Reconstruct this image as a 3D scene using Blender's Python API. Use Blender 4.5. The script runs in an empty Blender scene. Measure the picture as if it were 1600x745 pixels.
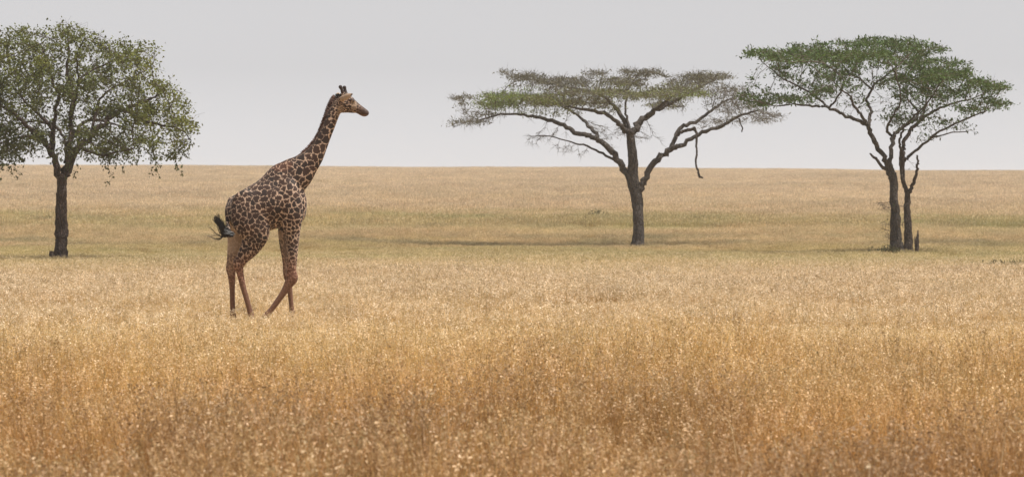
import bpy, math, random
import numpy as np
from mathutils import Vector

random.seed(7)
rng = np.random.default_rng(11)
S = bpy.context.scene
COL = S.collection

# ------------------------------------------------------------------ camera
F_PX, W_PX, H_PX = 4500.0, 1600.0, 745.0
CAM_H = 2.5
HORIZON_PY = 319.5
PITCH = math.atan((H_PX / 2 - HORIZON_PY) / F_PX)
cam_d = bpy.data.cameras.new('camera')
cam = bpy.data.objects.new('camera', cam_d)
COL.objects.link(cam)
cam.location = (0, 0, CAM_H)
cam.rotation_euler = (math.pi / 2 - PITCH, 0, 0)
cam_d.sensor_width = 36.0
cam_d.lens = 36.0 * F_PX / W_PX
cam_d.clip_start = 0.5
cam_d.clip_end = 12000
cam_d.dof.use_dof = True
cam_d.dof.focus_distance = 66.0
cam_d.dof.aperture_fstop = 4.2
S.camera = cam

# ------------------------------------------------------------------ sky, sun, exposure
SUN_EL, SUN_AZ = math.radians(67), math.radians(112)     # azimuth clockwise from +Y (the view direction)
world = bpy.data.worlds.new('World')
S.world = world
world.use_nodes = True
wn = world.node_tree
bg = wn.nodes['Background']
sky = wn.nodes.new('ShaderNodeTexSky')
sky.sky_type = 'NISHITA'
sky.sun_disc = False
sky.sun_elevation = SUN_EL
sky.sun_rotation = SUN_AZ
sky.altitude = 1500
sky.air_density = 1.0
sky.dust_density = 0.2
sky.ozone_density = 1.0
hs = wn.nodes.new('ShaderNodeHueSaturation')            # thin even high cloud: nearly colourless sky
hs.inputs['Saturation'].default_value = 0.0
wn.links.new(sky.outputs[0], hs.inputs['Color'])
tint = wn.nodes.new('ShaderNodeMix'); tint.data_type = 'RGBA'; tint.blend_type = 'MULTIPLY'
tint.inputs[0].default_value = 1.0
tint.inputs[7].default_value = (.988, .98, 1.0, 1)
wn.links.new(hs.outputs[0], tint.inputs[6])
wn.links.new(tint.outputs[2], bg.inputs['Color'])
bg.inputs['Strength'].default_value = 0.0755

sd = bpy.data.lights.new('sun', 'SUN')
sd.energy = 4.6
sd.angle = math.radians(1.2)
sd.color = (1.0, 0.95, 0.87)
sun = bpy.data.objects.new('sun', sd)
COL.objects.link(sun)
to_sun = Vector((math.sin(SUN_AZ) * math.cos(SUN_EL), math.cos(SUN_AZ) * math.cos(SUN_EL), math.sin(SUN_EL)))
sun.rotation_euler = to_sun.to_track_quat('Z', 'Y').to_euler()
sun.location = (60, 30, 90)

S.view_settings.view_transform = 'Standard'
S.view_settings.look = 'None'
S.view_settings.exposure = 0.35
S.view_settings.gamma = 1.0
S.view_settings.use_curve_mapping = False
S.cycles.use_denoising = True
S.cycles.max_bounces = 6
S.cycles.diffuse_bounces = 3
S.cycles.transmission_bounces = 4
S.cycles.glossy_bounces = 2
S.cycles.volume_bounces = 1
S.cycles.caustics_reflective = False
S.cycles.caustics_refractive = False

# ------------------------------------------------------------------ helpers
ST, CT = math.sin(PITCH), math.cos(PITCH)
def pix(px, py, Y):
    """world point seen at pixel (px, py) of the photograph at distance Y"""
    u, v = px - W_PX / 2, H_PX / 2 - py
    t = Y / (v * ST + F_PX * CT)
    return np.array((u * t, Y, CAM_H + (v * CT - F_PX * ST) * t))

def new_mesh(name, verts, faces, mat=None, smooth=False, parent=None):
    me = bpy.data.meshes.new(name)
    me.from_pydata([tuple(map(float, v)) for v in verts] if not isinstance(verts, np.ndarray) else verts.tolist(), [],
                   faces.tolist() if isinstance(faces, np.ndarray) else faces)
    if mat: me.materials.append(mat)
    if smooth: me.polygons.foreach_set('use_smooth', np.ones(len(me.polygons), dtype=bool))
    me.update()
    o = bpy.data.objects.new(name, me)
    if parent is not False:
        COL.objects.link(o)
        if parent is not None: o.parent = parent
    return o

def attr(o, name, data, domain='POINT', kind='FLOAT'):
    a = o.data.attributes.new(name, kind, domain)
    a.data.foreach_set('value' if kind in ('FLOAT', 'INT') else 'vector', np.asarray(data).ravel())

def empty(name, loc, label, cat, group=None):
    o = bpy.data.objects.new(name, None)
    COL.objects.link(o)
    o.location = loc
    o.empty_display_size = 0.3
    tag(o, label, cat, group)
    return o

def tag(o, label=None, cat=None, group=None, kind=None):
    if label: o['label'] = label
    if cat: o['category'] = cat
    if group: o['group'] = group
    if kind: o['kind'] = kind
    return o

def smooth01(a, b, x):
    t = np.clip((x - a) / (b - a), 0, 1)
    return t * t * (3 - 2 * t)

class NT:
    """small node-tree writer"""
    def __init__(s, name):
        s.m = bpy.data.materials.new(name)
        s.m.use_nodes = True
        s.t = s.m.node_tree
        s.t.nodes.clear()
        s.out = s.t.nodes.new('ShaderNodeOutputMaterial')
    def n(s, kind, ins=None, **props):
        nd = s.t.nodes.new(kind)
        for k, v in props.items(): setattr(nd, k, v)
        for k, v in (ins or {}).items():
            if isinstance(v, bpy.types.NodeSocket): s.t.links.new(v, nd.inputs[k])
            else: nd.inputs[k].default_value = v
        return nd
    def math(s, op, a, b=0.0, c=None, clamp=False):
        ins = {0: a, 1: b}
        if c is not None: ins[2] = c
        return s.n('ShaderNodeMath', ins, operation=op, use_clamp=clamp).outputs[0]
    def mix(s, f, a, b, mode='MIX'):
        nd = s.n('ShaderNodeMix', {0: f, 6: a, 7: b}, data_type='RGBA', blend_type=mode)
        return nd.outputs[2]
    def rng(s, x, a, b, c, d):
        return s.n('ShaderNodeMapRange', {0: x, 1: a, 2: b, 3: c, 4: d}).outputs[0]
    def noise(s, vec, scale, detail=3.0, rough=0.5):
        return s.n('ShaderNodeTexNoise', {'Vector': vec, 'Scale': scale, 'Detail': detail, 'Roughness': rough}).outputs[0]
    def ramp(s, fac, stops, interp='LINEAR'):
        nd = s.n('ShaderNodeValToRGB', {0: fac})
        cr = nd.color_ramp
        cr.interpolation = interp
        while len(cr.elements) < len(stops): cr.elements.new(0.5)
        for e, (p, c) in zip(cr.elements, stops):
            e.position = p
            e.color = (*c, 1)
        return nd.outputs[0]
    def attr(s, name):
        return s.n('ShaderNodeAttribute', attribute_name=name).outputs
    def surf(s, sock):
        s.t.links.new(sock, s.out.inputs['Surface'])
        return s.m

def c4(c): return (*c, 1.0)

# ------------------------------------------------------------------ materials
def field_colour(N):
    """straw colour of the savanna by place: reddish oat grass near, golden, green-tinged hollow, pale tan slope"""
    pos = N.n('ShaderNodeNewGeometry').outputs['Position']
    sx = N.n('ShaderNodeSeparateXYZ', {0: pos})
    flat = N.n('ShaderNodeCombineXYZ', {0: sx.outputs[0], 1: sx.outputs[1], 2: 0.0}).outputs[0]
    n1 = N.noise(flat, 0.05, 4.0, 0.6)
    n2 = N.noise(flat, 0.16, 4.0, 0.6)
    y = sx.outputs[1]
    wob = N.math('MULTIPLY', N.math('SUBTRACT', n1, 0.5), N.math('MULTIPLY', y, 0.52))
    wob2 = N.math('MULTIPLY', N.math('SUBTRACT', n2, 0.5), N.math('MULTIPLY', y, 0.16))
    yy = N.math('ADD', N.math('ADD', y, wob), wob2)
    t = N.rng(yy, 20.0, 320.0, 0.0, 1.0)
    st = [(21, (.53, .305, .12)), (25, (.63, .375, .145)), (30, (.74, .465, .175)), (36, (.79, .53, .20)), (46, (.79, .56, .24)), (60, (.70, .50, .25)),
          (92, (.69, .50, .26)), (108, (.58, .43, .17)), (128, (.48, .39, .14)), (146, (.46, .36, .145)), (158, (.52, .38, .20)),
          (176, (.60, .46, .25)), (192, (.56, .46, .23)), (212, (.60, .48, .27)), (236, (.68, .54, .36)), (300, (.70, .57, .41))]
    col = N.ramp(t, [((a - 20) / 300, c) for a, c in st])
    # green herbs in the hollow before the slope
    n3 = N.noise(flat, 0.075, 5.0, 0.65)
    m = N.math('MULTIPLY', N.rng(n3, 0.47, 0.68, 0.0, 1.0),
               N.math('MULTIPLY', N.rng(y, 182.0, 190.0, 0.0, 1.0), N.rng(y, 218.0, 242.0, 1.0, 0.0)))
    col = N.mix(N.math('MULTIPLY', m, 0.8), col, c4((.31, .325, .115)))
    m2 = N.math('MULTIPLY', N.rng(N.noise(flat, 0.11, 4.0, 0.6), 0.5, 0.64, 0.0, 1.0),
                N.math('MULTIPLY', N.rng(y, 100.0, 115.0, 0.0, 1.0), N.rng(y, 150.0, 170.0, 1.0, 0.0)))
    col = N.mix(N.math('MULTIPLY', m2, 0.5), col, c4((.33, .31, .095)))
    m5 = N.math('MULTIPLY', N.rng(N.noise(flat, 0.10, 4.0, 0.65), 0.46, 0.56, 0.0, 1.0),  # dark green herb patches, doubling as tree shade painted into the grass colour
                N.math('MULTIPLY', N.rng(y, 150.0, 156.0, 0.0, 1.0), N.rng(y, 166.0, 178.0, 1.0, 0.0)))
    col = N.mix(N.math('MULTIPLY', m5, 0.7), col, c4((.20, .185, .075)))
    # faint streaks on the far slope
    m3 = N.math('MULTIPLY', N.rng(N.noise(flat, 0.022, 4.0, 0.6), 0.42, 0.64, 0.0, 1.0), N.rng(y, 225.0, 260.0, 0.0, 1.0))
    col = N.mix(N.math('MULTIPLY', m3, 0.5), col, c4((.56, .46, .31)))
    # brown, reddish and yellow patches of the foreground
    m4 = N.math('MULTIPLY', N.rng(N.noise(flat, 0.28, 5.0, 0.6), 0.46, 0.60, 0.0, 1.0), N.rng(y, 26.0, 42.0, 1.0, 0.25))
    col = N.mix(N.math('MULTIPLY', m4, 0.62), col, c4((.33, .19, .085)))
    m6 = N.math('MULTIPLY', N.rng(N.noise(flat, 0.19, 4.0, 0.55), 0.50, 0.62, 0.0, 1.0), N.rng(y, 44.0, 75.0, 1.0, 0.35))
    col = N.mix(N.math('MULTIPLY', m6, 0.55), col, c4((.80, .60, .29)))
    return col

def mat_grass(name='dry_grass_blades'):
    N = NT(name)
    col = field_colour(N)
    rnd = N.attr('rnd')[2]
    head = N.attr('head')[2]
    inst = N.n('ShaderNodeObjectInfo').outputs['Random']
    col = N.mix(N.rng(rnd, 0.0, 0.25, 0.55, 0.0), col, c4((.23, .165, .062)))            # some stems darker, brown-green
    col = N.mix(N.rng(inst, 0.0, .30, .38, 0.0), col, c4((.40, .205, .085)))
    col = N.mix(N.rng(inst, .82, 1.0, 0.0, .5), col, c4((.40, .335, .13)))
    gy = N.n('ShaderNodeSeparateXYZ', {0: N.n('ShaderNodeNewGeometry').outputs['Position']}).outputs[1]
    hm = N.math('MULTIPLY', N.rng(gy, 26.0, 50.0, .5, 1.3), N.rng(gy, 85.0, 150.0, 1.0, .35))
    col = N.mix(N.math('MULTIPLY', N.math('MULTIPLY', head, N.rng(rnd, 0.25, 1.0, 0.1, 0.85)), hm, clamp=True), col, c4((.86, .74, .58)))   # papery pale seed heads
    inst = N.math('FRACT', N.math('MULTIPLY', inst, 7.31))
    v = N.math('MULTIPLY', N.rng(rnd, 0.0, 1.0, 0.55, 1.32), N.rng(inst, 0.0, 1.0, 0.80, 1.18))
    hsv = N.n('ShaderNodeHueSaturation', {'Value': v, 'Color': col})
    d = N.n('ShaderNodeBsdfPrincipled', {'Base Color': hsv.outputs[0], 'Roughness': 0.55, 'Specular IOR Level': 0.35})
    tr = N.n('ShaderNodeBsdfTranslucent', {'Color': hsv.outputs[0]})
    return N.surf(N.n('ShaderNodeMixShader', {0: 0.38, 1: d.outputs[0], 2: tr.outputs[0]}).outputs[0])

def mat_ground():
    N = NT('straw_litter_ground')
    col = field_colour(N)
    pos = N.n('ShaderNodeNewGeometry').outputs['Position']
    y = N.n('ShaderNodeSeparateXYZ', {0: pos}).outputs[1]
    f = N.noise(pos, 3.0, 5.0, 0.7)
    soil = N.mix(N.rng(f, 0.3, 0.7, 0.0, 1.0), c4((.10, .065, .035)), c4((.24, .16, .08)))
    c = N.mix(N.rng(y, 90.0, 300.0, 0.35, 0.92), soil, col)
    d = N.n('ShaderNodeBsdfPrincipled', {'Base Color': c, 'Roughness': 0.95, 'Specular IOR Level': 0.1})
    b = N.n('ShaderNodeBump', {'Strength': 0.6, 'Distance': 0.1, 'Height': f})
    N.t.links.new(b.outputs[0], d.inputs['Normal'])
    return N.surf(d.outputs[0])

def mat_bark(name, dark, light, warm, scale=1.0):
    N = NT(name)
    pos = N.n('ShaderNodeTexCoord').outputs['Object']
    st = N.n('ShaderNodeMapping', {'Vector': pos, 'Scale': (9 * scale, 9 * scale, 2.2 * scale)}).outputs[0]
    f1 = N.noise(st, 1.0, 6.0, 0.65)
    f2 = N.noise(pos, 1.3, 3.0, 0.6)
    vo = N.n('ShaderNodeTexVoronoi', {'Vector': st, 'Scale': 1.6}, feature='DISTANCE_TO_EDGE').outputs['Distance']
    c = N.mix(N.rng(f1, 0.35, 0.65, 0.0, 1.0), c4(dark), c4(light))
    c = N.mix(N.rng(f2, 0.45, 0.7, 0.0, 0.7), c, c4(warm))
    c = N.mix(N.rng(vo, 0.0, 0.12, 0.75, 0.0), c, c4(tuple(x * 0.35 for x in dark)))
    d = N.n('ShaderNodeBsdfPrincipled', {'Base Color': c, 'Roughness': 0.9, 'Specular IOR Level': 0.2})
    h = N.math('ADD', N.math('MULTIPLY', f1, 0.7), N.rng(vo, 0.0, 0.25, 0.0, 0.8))
    b = N.n('ShaderNodeBump', {'Strength': 0.9, 'Distance': 0.06, 'Height': h})
    N.t.links.new(b.outputs[0], d.inputs['Normal'])
    return N.surf(d.outputs[0])

def mat_leaf(name, stops, trans=0.35):
    """stops: colours over the leaf's own 'tone' attribute, jittered by 'rnd'"""
    N = NT(name)
    tone = N.attr('tone')[2]
    rnd = N.attr('rnd')[2]
    c = N.ramp(tone, stops)
    h = N.n('ShaderNodeHueSaturation', {'Hue': N.rng(rnd, 0.0, 1.0, 0.485, 0.512), 'Value': N.rng(rnd, 0.0, 1.0, 0.62, 1.4), 'Color': c})
    d = N.n('ShaderNodeBsdfPrincipled', {'Base Color': h.outputs[0], 'Roughness': 0.55, 'Specular IOR Level': 0.35})
    tr = N.n('ShaderNodeBsdfTranslucent', {'Color': h.outputs[0]})
    return N.surf(N.n('ShaderNodeMixShader', {0: trans, 1: d.outputs[0], 2: tr.outputs[0]}).outputs[0])

def mat_plain(name, col, rough=0.7, var=0.25, scale=20.0):
    N = NT(name)
    pos = N.n('ShaderNodeTexCoord').outputs['Object']
    f = N.noise(pos, scale, 3.0, 0.6)
    h = N.n('ShaderNodeHueSaturation', {'Value': N.rng(f, 0.2, 0.8, 1 - var, 1 + var), 'Color': c4(col)})
    d = N.n('ShaderNodeBsdfPrincipled', {'Base Color': h.outputs[0], 'Roughness': rough})
    return N.surf(d.outputs[0])

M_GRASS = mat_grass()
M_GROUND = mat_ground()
M_BARK_A = mat_bark('acacia_bark', (.055, .046, .042), (.20, .175, .16), (.125, .102, .09))
M_BARK_B = mat_bark('dark_bark', (.050, .037, .033), (.135, .10, .085), (.10, .066, .055))
M_BARK_D = mat_bark('dead_wood', (.065, .05, .043), (.16, .13, .11), (.11, .08, .066))
M_TWIG_A = mat_plain('acacia_twigs', (.125, .098, .078), 0.9)
M_TWIG_C = mat_plain('bare_acacia_twigs', (.135, .117, .10), 0.9)
M_TWIG_B = mat_plain('dark_twigs', (.072, .054, .046), 0.9)
M_LEAF_R = mat_leaf('acacia_leaves', [(0.0, (.055, .082, .028)), (0.6, (.085, .135, .038)), (1.0, (.125, .175, .048))])
M_LEAF_C = mat_leaf('thinning_acacia_leaves', [(0.0, (.150, .140, .105)), (0.25, (.160, .155, .092)), (0.5, (.185, .188, .075)), (0.85, (.185, .235, .068)), (1.0, (.18, .24, .068))])
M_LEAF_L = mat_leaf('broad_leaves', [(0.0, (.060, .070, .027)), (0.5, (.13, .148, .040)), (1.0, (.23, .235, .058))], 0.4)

# ------------------------------------------------------------------ terrain
_ty = np.array([-300, 145, 160, 175, 200, 250, 300, 400, 500, 600, 690, 720, 780, 1000, 1500, 9000.0])
_tz = np.array([0, 0, .16, .46, 1.0, 2.0, 3.0, 5.0, 7.0, 9.1, 10.8, 11.05, 10.6, 6.5, 1.0, 0.0])
_yy = np.arange(-300, 9000, 5.0)
_zz = np.interp(_yy, _ty, _tz)
_k = np.ones(9) / 9
_zz = np.convolve(np.pad(_zz, 4, mode='edge'), _k, mode='valid')
def ground_z(x, y):
    x = np.asarray(x, float); y = np.asarray(y, float)
    z = np.interp(y, _yy, _zz)
    z = z - 0.12 * smooth01(300, 650, y) - 0.72 * np.tanh((x - 15) / 140) * smooth01(160, 600, y) * (1 - smooth01(1000, 1500, y)) * 1.15
    w = smooth01(165, 260, y)
    z = z + w * (0.16 * np.sin(x * .05 + y * .013) * np.sin(y * .031 + 1.3) + 0.10 * np.sin(x * .11 + 2.0) * np.sin(y * .07 + x * .02))
    z = z + 0.025 * np.sin(x * .31 + 1) * np.sin(y * .23)
    return z

def build_ground():
    ys = np.unique(np.concatenate([np.arange(-60, 20, 8), np.arange(20, 180, 2.5), np.arange(180, 800, 5), np.arange(800, 1600, 40), np.arange(1600, 3001, 200)])).astype(float)
    xs = np.unique(np.concatenate([np.arange(-60, 61, 2.5), np.arange(-180, 181, 7.5), np.arange(-1600, 1601, 100)])).astype(float)
    X, Y = np.meshgrid(xs, ys)
    V = np.stack([X.ravel(), Y.ravel(), ground_z(X, Y).ravel()], 1)
    nx = len(xs); i, j = np.meshgrid(np.arange(len(ys) - 1), np.arange(nx - 1), indexing='ij')
    a = (i * nx + j).ravel()
    o = new_mesh('ground', V, np.stack([a, a + 1, a + nx + 1, a + nx], 1), M_GROUND, True)
    tag(o, 'flat savanna ground rising to a low straw coloured ridge', 'ground', kind='structure')
build_ground()

# ------------------------------------------------------------------ grass
class Soup:
    """ribbons and leaf blades gathered into one mesh"""
    def __init__(s): s.v, s.f, s.a, s.b, s.n = [], [], [], [], 0
    def ribbon(s, pts, wid, side, rnd, head=0.0):
        pts = np.asarray(pts); k = len(pts)
        w = np.asarray(wid)[:, None] * side
        V = np.empty((2 * k, 3)); V[0::2] = pts - w; V[1::2] = pts + w
        for q in range(k - 1):
            b = s.n + 2 * q
            s.f.append((b, b + 1, b + 3, b + 2))
        s.v.append(V); s.a.append(np.full(2 * k, rnd)); s.b.append(np.full(2 * k, head)); s.n += 2 * k
    def rhomb(s, p, d, side, l, w, rnd, head):
        V = np.array([p, p + d * l * .45 + side * w, p + d * l, p + d * l * .45 - side * w])
        s.f.append((s.n, s.n + 1, s.n + 2, s.n + 3))
        s.v.append(V); s.a.append(np.full(4, rnd)); s.b.append(np.full(4, head)); s.n += 4
    def build(s, name, mat, parent=None):
        o = new_mesh(name, np.concatenate(s.v), s.f, mat, False, parent)
        attr(o, 'rnd', np.concatenate(s.a)); attr(o, 'head', np.concatenate(s.b))
        return o

def unit(v): return v / (np.linalg.norm(v) + 1e-9)

def tuft(name, R, n_stem, n_leaf, h0, h1, w, head_p, n_spk, spk, seed, fan=0.0):
    g = np.random.default_rng(seed)
    s = Soup()
    for i in range(n_stem + n_leaf):
        leaf = i >= n_stem
        a, r = g.uniform(0, 6.283), R * math.sqrt(g.uniform(0, 1))
        base = np.array([r * math.cos(a), r * math.sin(a), -0.03])
        h = g.uniform(h0, h1) * (g.uniform(.35, .7) if leaf else 1)
        az = g.uniform(0, 6.283)
        lean = np.array([math.cos(az), math.sin(az), 0]) * (g.uniform(.15, .75) if leaf else abs(g.normal(0, .16))) * h + fan * h * np.array([math.cos(a), math.sin(a), 0]) * r / R
        t = np.linspace(0, 1, 4 if leaf else 5)
        pts = base + np.outer(t, (0, 0, h)) + np.outer(t ** 2, lean)
        if leaf: pts[:, 2] -= (t ** 3) * h * g.uniform(0, .45)
        az2 = g.uniform(0, 6.283)
        side = np.array([math.cos(az2), math.sin(az2), 0])
        ww = w * (1.7 if leaf else 1) * np.linspace(1, .35, len(t)); 
        rn = g.uniform()
        s.ribbon(pts, ww, side, rn, 0)
        if not leaf and g.uniform() < head_p:
            ax = unit(pts[-1] - pts[-2])
            L = g.uniform(.06, .15) * h / .6
            for q in range(n_spk):
                u = g.uniform(0, 1)
                p = pts[-1] - ax * L * u + g.normal(0, .010, 3) * (1 + u * 1.5)
                d = unit(ax * .5 + g.normal(0, .55, 3) + np.array([0, 0, -.25]))
                s.rhomb(p, d, unit(np.cross(d, g.normal(0, 1, 3))), spk * g.uniform(.6, 1.6), spk * .30, min(1, max(0, rn * .7 + g.uniform(0, .4))), 1.0)
    return s.build(name, M_GRASS, False)

def instance_nodes(name, coll):
    ng = bpy.data.node_groups.new(name, 'GeometryNodeTree')
    ng.interface.new_socket('Geometry', in_out='INPUT', socket_type='NodeSocketGeometry')
    ng.interface.new_socket('Geometry', in_out='OUTPUT', socket_type='NodeSocketGeometry')
    n = ng.nodes; L = ng.links
    gi = n.new('NodeGroupInput'); go = n.new('NodeGroupOutput')
    iop = n.new('GeometryNodeInstanceOnPoints')
    ci = n.new('GeometryNodeCollectionInfo')
    ci.inputs['Collection'].default_value = coll
    ci.inputs['Separate Children'].default_value = True
    ci.inputs['Reset Children'].default_value = True
    def na(nm, typ):
        a = n.new('GeometryNodeInputNamedAttribute'); a.data_type = typ; a.inputs['Name'].default_value = nm
        return a.outputs['Attribute']
    L.new(gi.outputs[0], iop.inputs['Points'])
    L.new(ci.outputs[0], iop.inputs['Instance'])
    iop.inputs['Pick Instance'].default_value = True
    L.new(na('idx', 'INT'), iop.inputs['Instance Index'])
    L.new(na('rot', 'FLOAT_VECTOR'), iop.inputs['Rotation'])
    L.new(na('scl', 'FLOAT_VECTOR'), iop.inputs['Scale'])
    L.new(iop.outputs[0], go.inputs[0])
    return ng

def wob(x, y, s, seed):
    r = np.random.default_rng(seed); v = 0
    for k in range(6):
        a = r.uniform(0, 6.283); f = s * r.uniform(.5, 2.2)
        v = v + np.sin((x * math.cos(a) + y * math.sin(a)) * f + r.uniform(0, 6.283))
    return v / 6 ** .5

def grass_field(name, y0, y1, dens, variants, label, hfun, margin=1.18, pad=2.5, seed=1, clump=0):
    g = np.random.default_rng(seed)
    half = W_PX / 2 / F_PX * margin
    wmax = half * y1 + pad
    n = int(dens * 2 * wmax * (y1 - y0))
    x = g.uniform(-wmax, wmax, n); y = g.uniform(y0, y1, n)
    ok = np.abs(x) < half * y + pad
    if clump: ok &= (wob(x, y, clump, seed + 50) + .6 * wob(x, y, clump * 2.7, seed + 51) + g.normal(0, .5, n)) > -.95
    x, y = x[ok], y[ok]; n = len(x)
    z = ground_z(x, y)
    o = new_mesh(name, np.stack([x, y, z], 1), [], None)
    hz = hfun(x, y) * g.uniform(.8, 1.2, n)
    attr(o, 'idx', g.integers(0, len(variants), n), kind='INT')
    attr(o, 'rot', np.stack([g.normal(0, .05, n), g.normal(0, .05, n), g.uniform(0, 6.283, n)], 1), kind='FLOAT_VECTOR')
    sxy = g.uniform(.85, 1.2, n)
    attr(o, 'scl', np.stack([sxy, sxy, hz], 1), kind='FLOAT_VECTOR')
    coll = bpy.data.collections.new(name + '_tufts')
    for v in variants: coll.objects.link(v)
    md = o.modifiers.new('scatter', 'NODES')
    md.node_group = instance_nodes(name + '_scatter', coll)
    tag(o, label, 'grass', kind='stuff')
    return o

near_t = [tuft('oat_grass_tuft', .15, 42, 18, .36, .86, .0027, .38, 10, .024, 100 + i, .34) for i in range(12)]
mid_t = [tuft('straw_grass_tuft', .36, 60, 30, .40, .78, .0038, .6, 5, .040, 200 + i, .3) for i in range(8)]
far_t = [tuft('slope_grass_tuft', 1.6, 150, 60, .45, .75, .011, .35, 2, .075, 300 + i) for i in range(6)]
def h_near(x, y):
    h = 1.0 + .15 * wob(x, y, 1.1, 3) + .09 * wob(x, y, .35, 8) - .66 * smooth01(36, 52, y)
    return h
def h_mid(x, y): return .50 + .10 * smooth01(72, 95, y) + .10 * wob(x, y, .18, 4) - .22 * smooth01(84, 138, y) * (1 - smooth01(160, 185, y))
def h_far(x, y): return .85 + .16 * wob(x, y, .06, 5)
grass_field('foreground_grass', 14, 72, 10.0, near_t, 'tall golden seeding grass filling the foreground around the giraffe', h_near, pad=3.0, seed=21, clump=2.2)
grass_field('middle_grass', 70, 190, 4.2, mid_t, 'shorter yellow green grass around the trunks of the trees', h_mid, seed=22, clump=.9)
grass_field('slope_grass', 186, 740, 0.42, far_t, 'pale tan grass on the distant slope up to the ridge', h_far, seed=23)
tall_t = [tuft('tall_grass_stems', .22, 7, 1, .42, .78, .0030, .92, 9, .030, 400 + i, .2) for i in range(8)]
grass_field('tall_grass', 36, 140, 2.4, tall_t, 'scattered taller pale seed stalks standing above the grass about the giraffe', lambda x, y: .82 - .42 * smooth01(80, 135, y) + .1 * wob(x, y, .4, 9) - .12 * np.exp(-((x + 5) / 2.5) ** 2 - ((y - 55) / 6) ** 2), seed=24, clump=.8)
#GRASS_END

# ------------------------------------------------------------------ trees
def catmull(P, per):
    """smooth polyline through the rows of P"""
    P = np.asarray(P, float)
    if len(P) < 3:
        return np.stack([np.linspace(P[0, c], P[-1, c], per + 1) for c in range(P.shape[1])], 1)
    Q = np.vstack([2 * P[0] - P[1], P, 2 * P[-1] - P[-2]])
    out = []
    for i in range(len(P) - 1):
        p0, p1, p2, p3 = Q[i:i + 4]
        for t in np.linspace(0, 1, per, endpoint=False):
            out.append(.5 * ((2 * p1) + (-p0 + p2) * t + (2 * p0 - 5 * p1 + 4 * p2 - p3) * t * t + (-p0 + 3 * p1 - 3 * p2 + p3) * t ** 3))
    out.append(P[-1])
    return np.array(out)

def tube(pts, rad, sides, V, F, lump=0.0, g=None, cap=True):
    """tapered tube along pts appended to V (list of arrays), F (list of tuples); returns nothing"""
    pts = np.asarray(pts); k = len(pts)
    base = sum(len(v) for v in V) if not isinstance(V, Acc) else V.n
    T = np.gradient(pts, axis=0); T /= np.linalg.norm(T, axis=1)[:, None] + 1e-9
    ref = np.array([1., 0, 0]) if abs(T[0][0]) < .8 else np.array([0, 0, 1.])
    A = np.cross(T, ref); A /= np.linalg.norm(A, axis=1)[:, None] + 1e-9
    B = np.cross(T, A)
    th = np.linspace(0, 6.28319, sides, endpoint=False)
    R = np.asarray(rad)[:, None] * np.ones((1, sides))
    if lump and g is not None:
        ph = g.uniform(0, 6.283, 4)
        s = np.arange(k)[:, None]
        R = R * (1 + lump * (.55 * np.sin(2 * th + ph[0] + s * .21) + .45 * np.sin(3 * th + ph[1] - s * .33) + .5 * np.sin(s * .9 + ph[2]) * np.sin(th + ph[3])) + lump * .45 * g.normal(0, 1, (k, sides)))
    ring = pts[:, None, :] + R[:, :, None] * (np.cos(th)[None, :, None] * A[:, None, :] + np.sin(th)[None, :, None] * B[:, None, :])
    V.add(ring.reshape(-1, 3))
    for i in range(k - 1):
        for j in range(sides):
            a = base + i * sides + j; b = base + i * sides + (j + 1) % sides
            F.append((a, b, b + sides, a + sides))
    if cap:
        F.append(tuple(base + (k - 1) * sides + j for j in range(sides)))

class Acc:
    def __init__(s): s.l, s.n = [], 0
    def add(s, a): s.l.append(a); s.n += len(a)
    def arr(s): return np.concatenate(s.l)

def grow(pos, par, att, step, kill, iters, trop, jit, g, infl=9.0):
    """space colonisation from the traced limbs towards the points of the crown"""
    pos = [np.array(p) for p in pos]; par = list(par)
    N0 = len(pos)
    P = np.array(pos)
    best = np.full(len(att), 1e9); bi = np.zeros(len(att), int)
    live = np.ones(len(att), bool)
    def upd(lo):
        Q = np.array(pos[lo:])
        if not len(Q): return
        for c in range(0, len(Q), 400):
            D = np.linalg.norm(att[:, None, :] - Q[None, c:c + 400, :], axis=2)
            m = D.argmin(1); d = D[np.arange(len(att)), m]
            b = d < best
            best[b] = d[b]; bi[b] = m[b] + lo + c
    upd(0)
    kids = {}
    for it in range(iters):
        live &= best > kill
        sel = np.where(live & (best < infl))[0]
        if not len(sel): break
        idx = bi[sel]
        P = np.array(pos)
        d = att[sel] - P[idx]; d /= np.linalg.norm(d, axis=1)[:, None]
        u, inv = np.unique(idx, return_inverse=True)
        S_ = np.zeros((len(u), 3)); np.add.at(S_, inv, d)
        S_ /= np.linalg.norm(S_, axis=1)[:, None] + 1e-9
        lo = len(pos); added = 0
        for q, nd in enumerate(u):
            dv = S_[q] + trop + g.normal(0, jit, 3)
            dv = unit(dv)
            ks = kids.setdefault(int(nd), [])
            if len(ks) >= 3 or any(float(dv @ k) > .97 for k in ks): 
                live[sel[inv == q][:1]] = False
                continue
            ks.append(dv)
            pos.append(P[nd] + dv * step * g.uniform(.75, 1.2)); par.append(int(nd)); added += 1
        upd(lo)
        if not added and it > 5: break
    return np.array(pos), np.array(par), N0

def leaf_quads(C, D, l, w, g):
    """rhombic leaves at centres C pointing along D"""
    n = len(C)
    R = g.normal(0, 1, (n, 3))
    side = np.cross(D, R); side /= np.linalg.norm(side, axis=1)[:, None] + 1e-9
    V = np.empty((n, 4, 3))
    L = l[:, None]; Wd = w[:, None]
    V[:, 0] = C; V[:, 1] = C + D * L * .5 + side * Wd; V[:, 2] = C + D * L; V[:, 3] = C + D * L * .5 - side * Wd
    return V.reshape(-1, 3), np.arange(4 * n).reshape(n, 4)

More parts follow.
